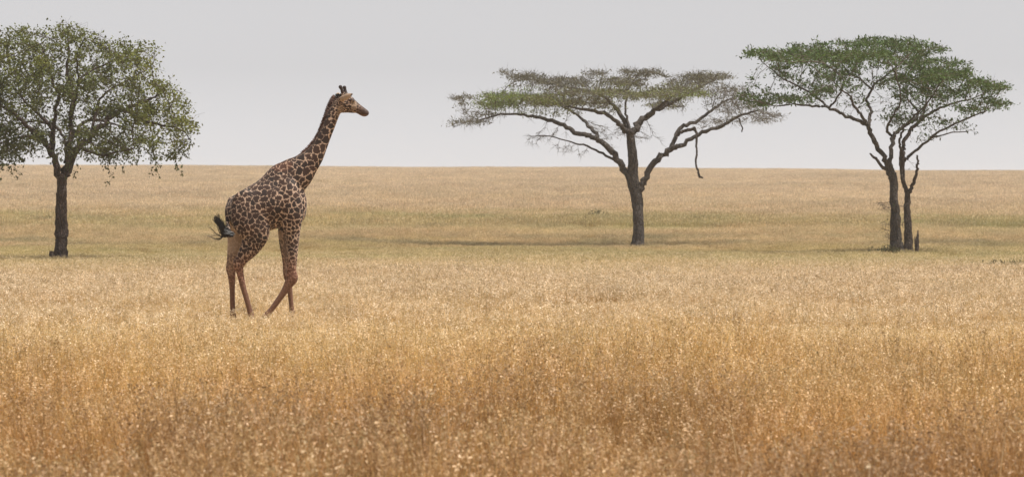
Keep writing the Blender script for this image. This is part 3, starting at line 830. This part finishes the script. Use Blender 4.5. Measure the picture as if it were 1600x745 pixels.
# ------------------------------------------------------------------ giraffe
GY = 11250.0 / (510 - HORIZON_PY)            # its distance
GPPM = F_PX / GY
def giraffe():
    g = np.random.default_rng(31)
    org = pix(420, 510, GY); org[2] = float(ground_z(org[0], GY))
    root = empty('giraffe', org, 'brown patched giraffe walking right through the tall grass, tail flicked up', 'giraffe')
    def L(px, py): return ((px - 420) / GPPM, (510 - py) / GPPM)
    # chains: nodes (px, py, r px in the side view, half width m, y m)
    N_, F_ = -1, 1
    def leg(nodes, s, y):
        return [(a, b, r, r / GPPM * s, (yy if yy is not None else y)) for a, b, r, yy in nodes]
    chains = [
     # trunk of the body, rump to chest
     ([(378, 333, 26, .24, 0), (386, 331, 33, .31, 0), (404, 325, 37.5, .35, 0), (424, 317, 40, .345, 0), (440, 312, 36, .28, 0), (452, 313, 27, .22, 0)], .0),
     ([(432, 296, 30, .24, 0), (440, 280, 25, .17, 0), (447, 273, 21, .14, 0), (456, 270, 22, .14, 0)], .08),          # withers
     ([(447, 318, 30, .27, 0), (456, 324, 23, .21, 0), (460, 332, 18, .17, 0)], .06),                                      # brisket
     # neck
     ([(448, 284, 29, .20, 0), (464, 271, 25.5, .17, 0), (477, 258, 20, .145, 0), (490, 244, 15.4, .125, 0), (499, 229, 12.2, .112, 0), (507, 212, 10.4, .103, 0), (514, 196, 9.7, .098, 0), (520, 181, 9.4, .095, 0), (526, 167, 9.6, .092, 0), (531, 160, 9.2, .088, 0)], .07),
     # head
     ([(531, 159, 11, .085, 0), (538, 160.5, 12.2, .100, 0), (546, 163, 11.4, .098, 0), (553, 166, 9.0, .082, 0), (560, 169.5, 7.2, .066, 0), (567, 173.2, 6.0, .060, 0), (572, 176, 5.0, .058, 0)], .03),
     ([(560, 174, 3.4, .045, 0), (566, 178, 2.8, .042, 0), (570, 179.6, 2.3, .040, 0)], .012),                        # lower lip
     ([(536, 168, 8, .06, 0), (543, 169.5, 6, .06, 0), (552, 172, 4, .05, 0)], .03),                                       # jaw
     ([(543, 152, 4.4, .05, 0), (549, 155, 4.2, .045, 0)], .03),                                                              # forehead boss
     # near shoulder and far shoulder
     ([(449, 280, 12, .06, -.13), (453, 304, 17, .085, -.225), (458, 330, 17, .11, -.225), (457, 350, 14, .10, -.20)], .035),
     ([(449, 280, 12, .06, .13), (453, 304, 17, .085, .225), (455, 330, 17, .11, .225), (450, 350, 14, .10, .20)], .035),
     # near hind leg
     ([(386, 318, 22, .09, -.23), (393, 343, 28, .13, -.245), (401, 364, 21, .125, -.22), (392, 386, 15, .11, -.19), (381, 401, 10.4, .085, -.18), (374.5, 412, 8.8, .078, -.18), (376, 423, 6.0, .056, -.18), (381, 446, 4.7, .045, -.18), (387, 467, 4.3, .042, -.18), (392, 485, 4.5, .045, -.18), (394.5, 496, 5.6, .056, -.18), (398, 505, 5.2, .062, -.18)], .06),
     ([(375, 402, 3.2, .04, -.18), (369, 410, 3.6, .04, -.18), (371, 418, 3, .04, -.18)], .03),
     # far hind leg
     ([(376, 325, 24, .11, .19), (371, 350, 19, .13, .20), (368, 375, 14, .11, .19), (363.5, 398, 10, .085, .18), (360, 418, 7.6, .07, .18), (360.6, 430, 6.2, .056, .18), (361.5, 448, 4.5, .044, .18), (362, 472, 4.1, .042, .18), (362.6, 488, 4.3, .045, .18), (363.5, 497, 5.5, .056, .18), (367, 506, 5.2, .062, .18)], .06),
     ([(358, 408, 3, .04, .18), (355, 418, 3.2, .04, .18), (357, 426, 2.8, .04, .18)], .03),
     # near front leg, knee bent, shank trailing
     ([(457, 345, 15, .10, -.18), (458.5, 362, 11.5, .095, -.18), (459, 380, 9.0, .08, -.18), (457.5, 405, 8.0, .07, -.18), (456.5, 422, 7.8, .068, -.18), (457.5, 433, 9.2, .074, -.18), (452, 443, 7.2, .06, -.18), (444, 456, 5.4, .048, -.18), (434, 470, 4.6, .043, -.18), (424, 484, 4.5, .044, -.18), (417, 492, 5.6, .056, -.18), (408, 502, 5.2, .06, -.18)], .05),
     # far front leg, straight
     ([(447, 345, 14, .10, .18), (443.5, 364, 10, .09, .18), (444, 384, 8, .075, .18), (446.5, 408, 6.3, .062, .18), (449, 429, 7.4, .066, .18), (450, 438, 5.6, .055, .18), (452, 455, 4.2, .043, .18), (454, 474, 3.8, .040, .18), (455.5, 488, 4.3, .044, .18), (456.5, 497, 5.4, .055, .18), (459.5, 505.5, 5.2, .06, .18)], .05),
     # tail stalk
     ([(361, 312, 5, .05, 0), (356, 324, 3.6, .04, -.02), (355.5, 338, 2.8, .032, -.12), (358.5, 352, 2.5, .03, -.25), (363, 364, 2.3, .03, -.34)], .025),
     # ossicones
     ([(538, 150, 4.2, .05, -.045), (536, 144, 3.0, .036, -.06), (534, 138.5, 2.5, .030, -.07), (532.6, 135.6, 3.2, .040, -.07)], .02),
     ([(541, 150, 4.2, .05, .045), (540, 144, 3.0, .036, .06), (539, 139, 2.5, .030, .07), (538.2, 136, 3.2, .040, .07)], .02),
     # ears
     ([(533.5, 154, 3.4, .030, -.085), (539, 152.5, 4.6, .024, -.15), (545, 150, 4.4, .02, -.195), (551.5, 147, 1.5, .014, -.21)], .012),
     ([(533, 154, 3.4, .030, .085), (530, 151, 4.6, .024, .15), (528, 148, 4.4, .02, .195), (526, 145, 1.5, .014, .22)], .012),
     # brow over each eye
     ([(548, 156, 3.0, .02, -.082), (553, 157.5, 3.0, .02, -.078)], .012),
     ([(548, 156, 3.0, .02, .082), (553, 157.5, 3.0, .02, .078)], .012),
    ]
    h = .0145
    lo = np.array([L(344, 0)[0], -.56, -.08]); hi = np.array([L(590, 0)[0], .56, L(0, 124)[1]])
    n = np.ceil((hi - lo) / h).astype(int)
    ax = [lo[k] + h * np.arange(n[k]) for k in range(3)]
    acc = np.full(tuple(n), 1.0, np.float32)
    for nodes, k in chains:
        Cn = np.array([(*L(a, b), r / GPPM, w, y) for a, b, r, w, y in nodes])     # x, z, r, w, y
        Q = catmull(Cn, 5)
        Q[:, 2:4] = np.maximum(Q[:, 2:4], .008)
        m = Q[:, 2:4].max() + k + .06
        sl = []
        for c, col in ((0, 0), (1, 4), (2, 1)):
            a = int(max(0, (Q[:, col].min() - m - lo[c]) // h)); b = int(min(n[c], (Q[:, col].max() + m - lo[c]) // h + 2))
            sl.append(slice(a, b))
        X, Y, Z = np.meshgrid(ax[0][sl[0]].astype(np.float32), ax[1][sl[1]].astype(np.float32), ax[2][sl[2]].astype(np.float32), indexing='ij')
        d = np.full(X.shape, 1.0, np.float32)
        for p, q in zip(Q[:-1], Q[1:]):
            e = np.array([q[0] - p[0], q[4] - p[4], q[1] - p[1]]); ee = float(e @ e) + 1e-9
            px, py, pz = X - p[0], Y - p[4], Z - p[1]
            t = np.clip((px * e[0] + py * e[1] + pz * e[2]) / ee, 0, 1)
            dx, dy, dz = px - t * e[0], py - t * e[1], pz - t * e[2]
            r = p[2] + (q[2] - p[2]) * t; w = p[3] + (q[3] - p[3]) * t
            v2 = dx * dx + dz * dz; y2 = dy * dy
            k0 = np.sqrt(v2 / r ** 2 + y2 / w ** 2); k1 = np.sqrt(v2 / r ** 4 + y2 / w ** 4) + 1e-6
            dd = np.where(k0 < .05, -np.minimum(r, w), k0 * (k0 - 1) / k1)
            np.minimum(d, dd, out=d)
        A = acc[tuple(sl)]
        if k > 0:
            hh = np.maximum(k - np.abs(A - d), 0) / k
            acc[tuple(sl)] = np.minimum(A, d) - hh * hh * k * .25
        else: acc[tuple(sl)] = np.minimum(A, d)
    # surface nets
    s = acc < 0
    cell = np.zeros(tuple(n - 1), np.uint8); 
    sums = np.zeros((*tuple(n - 1), 3), np.float32); cnt = np.zeros(tuple(n - 1), np.float32)
    def sub(A, d): return A[d[0]:A.shape[0] - 1 + d[0], d[1]:A.shape[1] - 1 + d[1], d[2]:A.shape[2] - 1 + d[2]]
    cor = [(a, b, c) for a in (0, 1) for b in (0, 1) for c in (0, 1)]
    for ca in cor:
        for a in range(3):
            if ca[a]: continue
            cb = list(ca); cb[a] = 1
            va, vb = sub(acc, ca), sub(acc, cb)
            x = (va < 0) != (vb < 0)
            t = np.where(x, va / np.where(x, va - vb, 1), 0)
            for k in range(3):
                sums[..., k] += np.where(x, ca[k] + (t if k == a else 0), 0)
            cnt += x
    act = cnt > 0
    idx = np.full(act.shape, -1, int); idx[act] = np.arange(act.sum())
    ijk = np.argwhere(act)
    V = lo + h * (ijk + sums[act] / cnt[act][:, None])
    faces = []
    for a in range(3):
        b, c = (a + 1) % 3, (a + 2) % 3
        m1 = [slice(None)] * 3; m1[a] = slice(0, n[a] - 1); m2 = [slice(None)] * 3; m2[a] = slice(1, n[a])
        E = s[tuple(m1)] != s[tuple(m2)]
        P_ = np.argwhere(E)
        ok = (P_[:, b] > 0) & (P_[:, c] > 0) & (P_[:, b] < n[b] - 1) & (P_[:, c] < n[c] - 1)
        P_ = P_[ok]
        ins = s[tuple(P_.T)]
        q = []
        for db, dc in ((0, 0), (-1, 0), (-1, -1), (0, -1)):
            R = P_.copy(); R[:, b] += db; R[:, c] += dc
            q.append(idx[tuple(R.T)])
        q = np.stack(q, 1)
        q[~ins] = q[~ins][:, ::-1]
        faces.append(q)
    Fc = np.concatenate(faces)
    # a little smoothing
    ed = np.concatenate([Fc[:, [0, 1]], Fc[:, [1, 2]], Fc[:, [2, 3]], Fc[:, [3, 0]]])
    for _ in range(2):
        sm = np.zeros_like(V); ct = np.zeros(len(V))
        np.add.at(sm, ed[:, 0], V[ed[:, 1]]); np.add.at(ct, ed[:, 0], 1)
        V = V * .5 + .5 * sm / np.maximum(ct, 1)[:, None]
    # ---- coat
    PX = 420 + V[:, 0] * GPPM; PY = 510 - V[:, 2] * GPPM; YY = V[:, 1]
    # size of the patches over the body (m between centres)
    spc = np.full(len(V), .110)
    spc = np.where((PX > 462) & (PY < 285), .150, spc)                                             # neck
    spc = np.where((PY < 215) & (PX > 500), .118, spc)                                             # upper neck
    spc = np.where((PY < 186) & (PX > 522), .052, spc)                                             # cheek
    spc = np.where((PX < 430) & (PY > 345), .095, spc)                                             # thigh
    spc = np.where((PY > 372), .085, spc)
    spc = np.where((PY > 345) & (PX > 434), .085, spc)                                             # foreleg
    spc = np.where((PY > 405), .06, spc)
    order = g.permutation(len(V))[:26000]
    seeds, cellmap = [], {}
    gs = .16
    for i in order:
        p = V[i]; r = spc[i] * g.uniform(.72, 1.12)
        ck = tuple(np.floor(p / gs).astype(int)); bad = False
        for a in (-1, 0, 1):
            for b in (-1, 0, 1):
                for c in (-1, 0, 1):
                    for sidx in cellmap.get((ck[0] + a, ck[1] + b, ck[2] + c), ()):
                        dq = V[sidx] - p
                        if dq @ dq < r * r: bad = True; break
                    if bad: break
                if bad: break
            if bad: break
        if not bad:
            seeds.append(i); cellmap.setdefault(ck, []).append(i)
    SD = V[seeds]
    def wn(p, f, sd):
        r = np.random.default_rng(sd); o = np.zeros((len(p), 3))
        for k in range(5):
            w = r.normal(0, f, (3, 3)); ph = r.uniform(0, 6.283, 3)
            o += np.sin(p @ w + ph)
        return o / 2.2
    Wp = V + wn(V, 24, 1) * .017 + wn(V, 70, 2) * .0105
    # stretch patches up the neck and shoulder
    def aniso(p, q): return p
    edge = np.empty(len(V)); cid = np.empty(len(V), int)
    for c in range(0, len(V), 1500):
        D2 = ((Wp[c:c + 1500, None, :] - SD[None]) ** 2).sum(2)
        o = np.argpartition(D2, 3, axis=1)[:, :3]
        dd = np.take_along_axis(D2, o, 1); srt = np.argsort(dd, 1)
        o = np.take_along_axis(o, srt, 1); dd = np.take_along_axis(dd, srt, 1)
        sep = np.linalg.norm(SD[o[:, 0]] - SD[o[:, 1]], axis=1)
        edge[c:c + 1500] = (dd[:, 1] - dd[:, 0]) / (2 * sep + 1e-6); cid[c:c + 1500] = o[:, 0]
    crn = g.uniform(0, 1, len(SD))[cid]
    # width of the pale lines
    lw = np.full(len(V), .0072)
    lw = np.where((PX > 458) & (PY < 290), .0090, lw)
    lw = np.where((PY < 186) & (PX > 522), .0055, lw)
    lw = np.where((PX > 440) & (PY > 290) & (PY < 372), .0100, lw)
    fade = np.zeros(len(V))                                                                        # 0 patterned .. 1 plain
    fade = np.maximum(fade, .8 * smooth01(420, 455, PY))
    fade = np.maximum(fade, .6 * smooth01(558, 566, PX) * (PY < 190))
    # pale: belly, inner thighs, tail root, ears, throat
    pale = np.zeros(len(V))
    innerleg = (np.abs(YY) < .13) & (PY > 362) & (PY < 430)
    pale = np.maximum(pale, innerleg * .30)
    pale = np.maximum(pale, .72 * ((PX < 386) & (YY > .0) & (YY < .25) & (PY > 355)) * (1 - smooth01(388, 408, PY)))
    pale = np.maximum(pale, .7 * smooth01(356, 364, PY) * (PX > 408) * (PX < 440) * (np.abs(YY) < .16) * (PY < 374))
    ear = (np.abs(YY) > .105) & (PY < 157)
    pale = np.maximum(pale, ear * .75)
    pale = np.maximum(pale, .45 * ((PX > 549) & (PX < 558) & (PY > 157.5) & (PY < 170)) * (np.abs(YY) > .02))
    pale = np.maximum(pale, .35 * ((PX > 527) & (PX < 536) & (PY > 165) & (PY < 180)))
    dark = np.zeros(len(V))
    dark = np.maximum(dark, (PY < 143.5) * (PX < 545))                                            # horn tips
    dark = np.maximum(dark, .8 * ((PX > 536) & (PX < 545) & (PY < 152) & (np.abs(YY) < .07)))
    dark = np.maximum(dark, .72 * smooth01(557, 570, PX) * (PY < 177) * (PY > 155))                             # muzzle
    dark = np.maximum(dark, .8 * ((PX > 558) & (np.abs(PY - (176.2 + (PX - 560) * .12)) < .9) & (PY > 172)))   # mouth line
    dark = np.maximum(dark, .85 * ((PX - 549) * .55 - (PY - 154.5) > 0) * (PX > 550) * (PY < 176) * .8)           # dark ridge of the nose
    dark = np.maximum(dark, smooth01(498, 502, PY))                                                # hooves
    # dark dorsal band behind the mane
    u_neck = np.array([(466, 245), (482, 231), (499, 209), (510, 179), (521, 154)])
    nx = np.interp(PY[:], u_neck[::-1, 1], u_neck[::-1, 0])
    dband = ((PX - nx) < 6.0) & (PY < 245) & (PX < 526) & (PY > 150)
    dark = np.maximum(dark, dband * .55)
    red = smooth01(385, 430, PY) + .5 * ((PX - 440) ** 2 / 300 + (PY - 258) ** 2 / 80 < 1)
    body = new_mesh('body', V, Fc, None, True, root)
    for nm, a in (('edge', edge), ('lw', lw), ('crn', crn), ('fade', fade), ('pale', pale), ('dark', dark), ('red', np.clip(red, 0, 1))):
        attr(body, nm, np.asarray(a, float))
    N = NT('giraffe_coat')
    pos = N.n('ShaderNodeTexCoord').outputs['Object']
    nz = N.noise(pos, 45.0, 3.0, .6)
    e = N.math('ADD', N.attr('edge')[2], N.math('MULTIPLY', N.math('SUBTRACT', nz, .5), .022))
    q = N.math('SUBTRACT', e, N.attr('lw')[2])
    line = N.rng(q, -.0035, .0035, 1.0, 0.0)
    crn_ = N.attr('crn')[2]; red_ = N.attr('red')[2]
    patch = N.mix(crn_, c4((.020, .011, .009)), c4((.052, .024, .016)))
    patch = N.mix(N.math('MULTIPLY', red_, .8), patch, c4((.135, .050, .026)))
    lin = N.mix(red_, c4((.52, .37, .275)), c4((.38, .205, .135)))
    col = N.mix(line, patch, lin)
    plain = N.mix(N.rng(nz, .3, .7, 0.0, 1.0), c4((.115, .055, .034)), c4((.185, .092, .056)))
    col = N.mix(N.attr('fade')[2], col, plain)
    col = N.mix(N.attr('pale')[2], col, c4((.46, .34, .25)))
    col = N.mix(N.attr('dark')[2], col, c4((.028, .016, .014)))
    fine = N.noise(N.n('ShaderNodeMapping', {'Vector': pos, 'Scale': (1, 1, .3)}).outputs[0], 160.0, 2.0, .6)
    hsv = N.n('ShaderNodeHueSaturation', {'Value': N.rng(fine, .25, .75, .82, 1.18), 'Color': col})
    d = N.n('ShaderNodeBsdfPrincipled', {'Base Color': hsv.outputs[0], 'Roughness': .62, 'Specular IOR Level': .35, 'Sheen Weight': .12, 'Sheen Roughness': .5})
    bmp = N.n('ShaderNodeBump', {'Strength': .35, 'Distance': .02, 'Height': N.noise(pos, 7.0, 4.0, .6)})
    N.t.links.new(bmp.outputs[0], d.inputs['Normal'])
    body.data.materials.append(N.surf(d.outputs[0]))
    # eyes
    def eye(sgn):
        V_, F2 = Acc(), []
        x, z = L(552.2, 158.4)
        for k in range(7):
            th = math.pi * k / 6
            ring = [(x + .026 * math.sin(th) * math.cos(p), sgn * .078 - .022 * math.cos(th), z + .021 * math.sin(th) * math.sin(p)) for p in np.linspace(0, 6.283, 12, endpoint=False)]
            V_.add(np.array(ring))
        for k in range(6):
            for j in range(12):
                a, b = k * 12 + j, k * 12 + (j + 1) % 12
                F2.append((a, b, b + 12, a + 12))
        new_mesh('eye', V_.arr(), F2, mat_eye, True, root)
    mat_eye = mat_plain('dark_eye', (.012, .009, .008), .15, .1)
    eye(-1); eye(1)
    # mane: short stiff hairs along the back of the neck
    hair_m = mat_plain('mane_hair', (.085, .032, .019), .6, .3, 8.0)
    black_m = mat_plain('tail_hair', (.012, .011, .013), .45, .3, 8.0)
    line_ = catmull(np.array([(437, 257), (447, 252.5), (458, 249), (468, 243), (482, 231.5), (491, 221), (498.5, 209), (504.5, 194), (509.5, 180), (514, 167), (519, 156.5), (524, 149.5)], float), 12)
    V_, F2 = Acc(), []
    for _ in range(1500):
        t = g.uniform(0, len(line_) - 2); i = int(t)
        p = line_[i] + (line_[i + 1] - line_[i]) * (t - i)
        tg = unit(line_[i + 1] - line_[i]); nrm = np.array([tg[1], -tg[0]])
        if nrm[0] > 0: nrm = -nrm
        ht = g.uniform(2.2, 4.6) * (1 - .35 * (p[1] > 240))
        a = p - nrm * 2.5; b_ = p + nrm * ht + tg * g.normal(.4, .8)
        y = g.normal(0, .018)
        A_ = np.array([L(*a)[0], y, L(*a)[1]]); B_ = np.array([L(*b_)[0], y * 1.4, L(*b_)[1]])
        tube(np.array([A_, .5 * (A_ + B_), B_]), np.array([.009, .007, .002]), 3, V_, F2, cap=False)
    tag(new_mesh('mane', V_.arr(), F2, hair_m, True, root), kind='stuff')
    # crest between the horns
    V_, F2 = Acc(), []
    for _ in range(160):
        a = np.array([g.uniform(525, 538), 0]); a[1] = 151 - (a[0] - 525) * .1
        b_ = a + (g.normal(-1, 1.2), -g.uniform(2, 5.5)); y = g.normal(0, .03)
        tube(np.array([(L(*a)[0], y, L(*a)[1]), (L(*b_)[0], y, L(*b_)[1])]), np.array([.010, .002]), 3, V_, F2, cap=False)
    tag(new_mesh('crest', V_.arr(), F2, black_m, True, root), kind='stuff')
    # tail tuft flicked up and back
    V_, F2 = Acc(), []
    def strand(P3, r0):
        Q = catmull(np.array([(*L(a, b), y) for a, b, y in P3], float), 5)
        tube(np.stack([Q[:, 0], Q[:, 2], Q[:, 1]], 1), np.linspace(r0, .0025, len(Q)), 3, V_, F2, cap=False)
    for _ in range(420):
        s0 = g.normal(0, 1, 2) * (1.6, 1.6); e = g.uniform(.45, 1.05)
        sp = g.normal(0, 1)
        y0 = -.35 + g.normal(0, .02)
        end = np.array([366 - 27 * e + sp * 2.2, 367 - 29 * e - sp * 2.6])
        mid = np.array([354 - 3 * e + g.normal(0, 2.2), 366 - 8 * e + g.normal(0, 2.2)])
        strand([(365 + s0[0], 365 + s0[1], y0), (mid[0] + 6, mid[1] + 2, y0 - .02), (*mid, y0 - .03), (*end, y0 - .03 + g.normal(0, .04))], .009)
    for (ex, ey, mx, my) in [(327, 352, 345, 366), (329, 351, 342, 364), (324, 368, 340, 366), (331, 368, 344, 372), (335, 372, 346, 372), (341, 336, 352, 352), (333, 360, 346, 366), (326, 366, 340, 371)]:
        strand([(362, 366, -.36), (352, 368, -.38), (mx, my, -.39), (ex, ey, -.42)], .008)
        strand([(362, 367, -.36), (352, 369, -.38), (mx + 1, my + 1, -.39), (ex + 3, ey + 2, -.42)], .006)
    tag(new_mesh('tail_tuft', V_.arr(), F2, black_m, True, root), kind='stuff')
    print('giraffe verts', len(V), 'seeds', len(seeds))
giraffe()

# ------------------------------------------------------------------ low green shrubs and bent stalks
M_LEAF_S = mat_leaf('shrub_leaves', [(0.0, (.11, .105, .05)), (0.5, (.15, .145, .055)), (1.0, (.26, .25, .075))], .35)
def shrub(px, py, D, wid, hgt, n, tn, label, seed):
    g = np.random.default_rng(seed)
    b = pix(px, py, D); b[2] = float(ground_z(b[0], D))
    root = empty('low_shrub', b, label, 'shrub', 'low shrubs in the grass')
    V, F = Acc(), []; Cs, Ds = [], []
    for _ in range(int(n / 22)):
        x = g.normal(0, wid * .26); y = g.normal(0, wid * .22)
        h_ = hgt * (1 - .45 * (x / wid * 2) ** 2) * g.uniform(.55, 1.1)
        e = np.array([x * 1.2 + g.normal(0, .06), y * 1.2, max(h_, .12)])
        q = catmull(np.array([(x * .8, y * .8, -.05), (x, y, e[2] * .55), e]), 3)
        tube(q, np.linspace(.009, .004, len(q)), 3, V, F, cap=False)
        for _k in range(22):
            t = g.uniform(.25, 1); k = min(len(q) - 2, int(t * (len(q) - 1)))
            Cs.append(q[k] + g.normal(0, .05, 3)); Ds.append(unit(g.normal(0, .6, 3) + (0, 0, .6)))
    new_mesh('stems', V.arr(), F, M_TWIG_A, True, root)['kind'] = 'stuff'
    Cs, Ds = np.array(Cs), np.array(Ds)
    LV, LF = leaf_quads(Cs, Ds, g.uniform(.07, .15, len(Cs)), g.uniform(.015, .03, len(Cs)), g)
    fo = new_mesh('foliage', LV, LF, M_LEAF_S, False, root)
    attr(fo, 'tone', np.repeat(np.clip(tn + g.normal(0, .15, len(LF)), 0, 1), 4)); attr(fo, 'rnd', np.repeat(g.uniform(0, 1, len(LF)), 4))
    tag(fo, kind='stuff')
shrub(1562, 427, 105, 2.3, .42, 1500, .25, 'dark green low shrub in the grass at the right edge', 1)
shrub(1592, 425, 107, 1.6, .40, 800, .35, 'smaller green shrub cut by the right edge of the frame', 2)
shrub(1088, 354, 198, 1.1, .75, 700, .75, 'small yellow green shrub right of the middle trunk', 3)
shrub(936, 346, 212, 1.5, .95, 900, .15, 'small dark shrub left of the middle trunk', 4)
shrub(1385, 402, 134.5, 1.6, .55, 1000, .05, 'dull low shrub against the foot of the twin trunks', 5)
shrub(68, 350, 204, 1.8, .6, 800, .1, 'low dark shrub behind the trunk of the left tree', 6)

M_STALK = mat_plain('pale_straw_stalk', (.80, .62, .36), .5, .12, 6.0)
def stalk(p, zt, label, r=.0046):
    g = np.random.default_rng(int(p[0][0]))
    D = (CAM_H - zt) * F_PX / (p[-1][1] - HORIZON_PY)
    b = pix(p[0][0], p[0][1], D)
    gz = float(ground_z(b[0], D))
    P_ = [np.array((b[0] - (p[-1][0] - p[0][0]) / F_PX * D * .5, D + .05, gz - .03))] + [pix(a, c, D - .08 * i) for i, (a, c) in enumerate(p)]
    org = np.array((b[0], D, gz))
    Q = catmull(np.array(P_) - org, 6)
    V, F = Acc(), []
    tube(Q, np.linspace(r, r * .45, len(Q)), 4, V, F)
    o = new_mesh('bent_grass_stalk', V.arr(), F, M_STALK, True)
    o.location = org
    tag(o, label, 'grass stalk', 'bent grass stalks')
stalk([(1311, 668), (1335, 648), (1356, 628), (1382, 616)], .86, 'long pale bent stalk arching up right in the lower right grass')
stalk([(1144, 674), (1126, 650), (1109, 630)], .87, 'pale straight stalk leaning left in the foreground below the right boughs of the middle tree')
stalk([(1570, 680), (1586, 675), (1602, 671)], .84, 'short pale stalk at the right edge of the foreground')
stalk([(71, 742), (98, 722), (125, 704)], .86, 'pale stalk leaning right in the lower left corner')
stalk([(1163, 740), (1176, 727), (1188, 716)], .86, 'short pale stalk at the bottom edge right of centre')

# ------------------------------------------------------------------ haze: the dusty air between the camera and the ridge
def haze():
    x0, x1, y0, y1, z0, z1 = -1650, 1650, -70, 3050, -3.0, 14.0
    v = [(x, y, z) for z in (z0, z1) for y in (y0, y1) for x in (x0, x1)]
    f = [(0, 2, 3, 1), (4, 5, 7, 6), (0, 1, 5, 4), (2, 6, 7, 3), (0, 4, 6, 2), (1, 3, 7, 5)]
    N = NT('dusty_air')
    vol = N.n('ShaderNodeVolumePrincipled', {'Color': (.93, .94, .97, 1), 'Density': HAZE, 'Anisotropy': 0.25})
    N.t.links.new(vol.outputs[0], N.out.inputs['Volume'])
    tag(new_mesh('haze', v, f, N.m), 'pale dusty haze over the whole plain', 'haze', kind='stuff')
HAZE = 0.0003
haze()
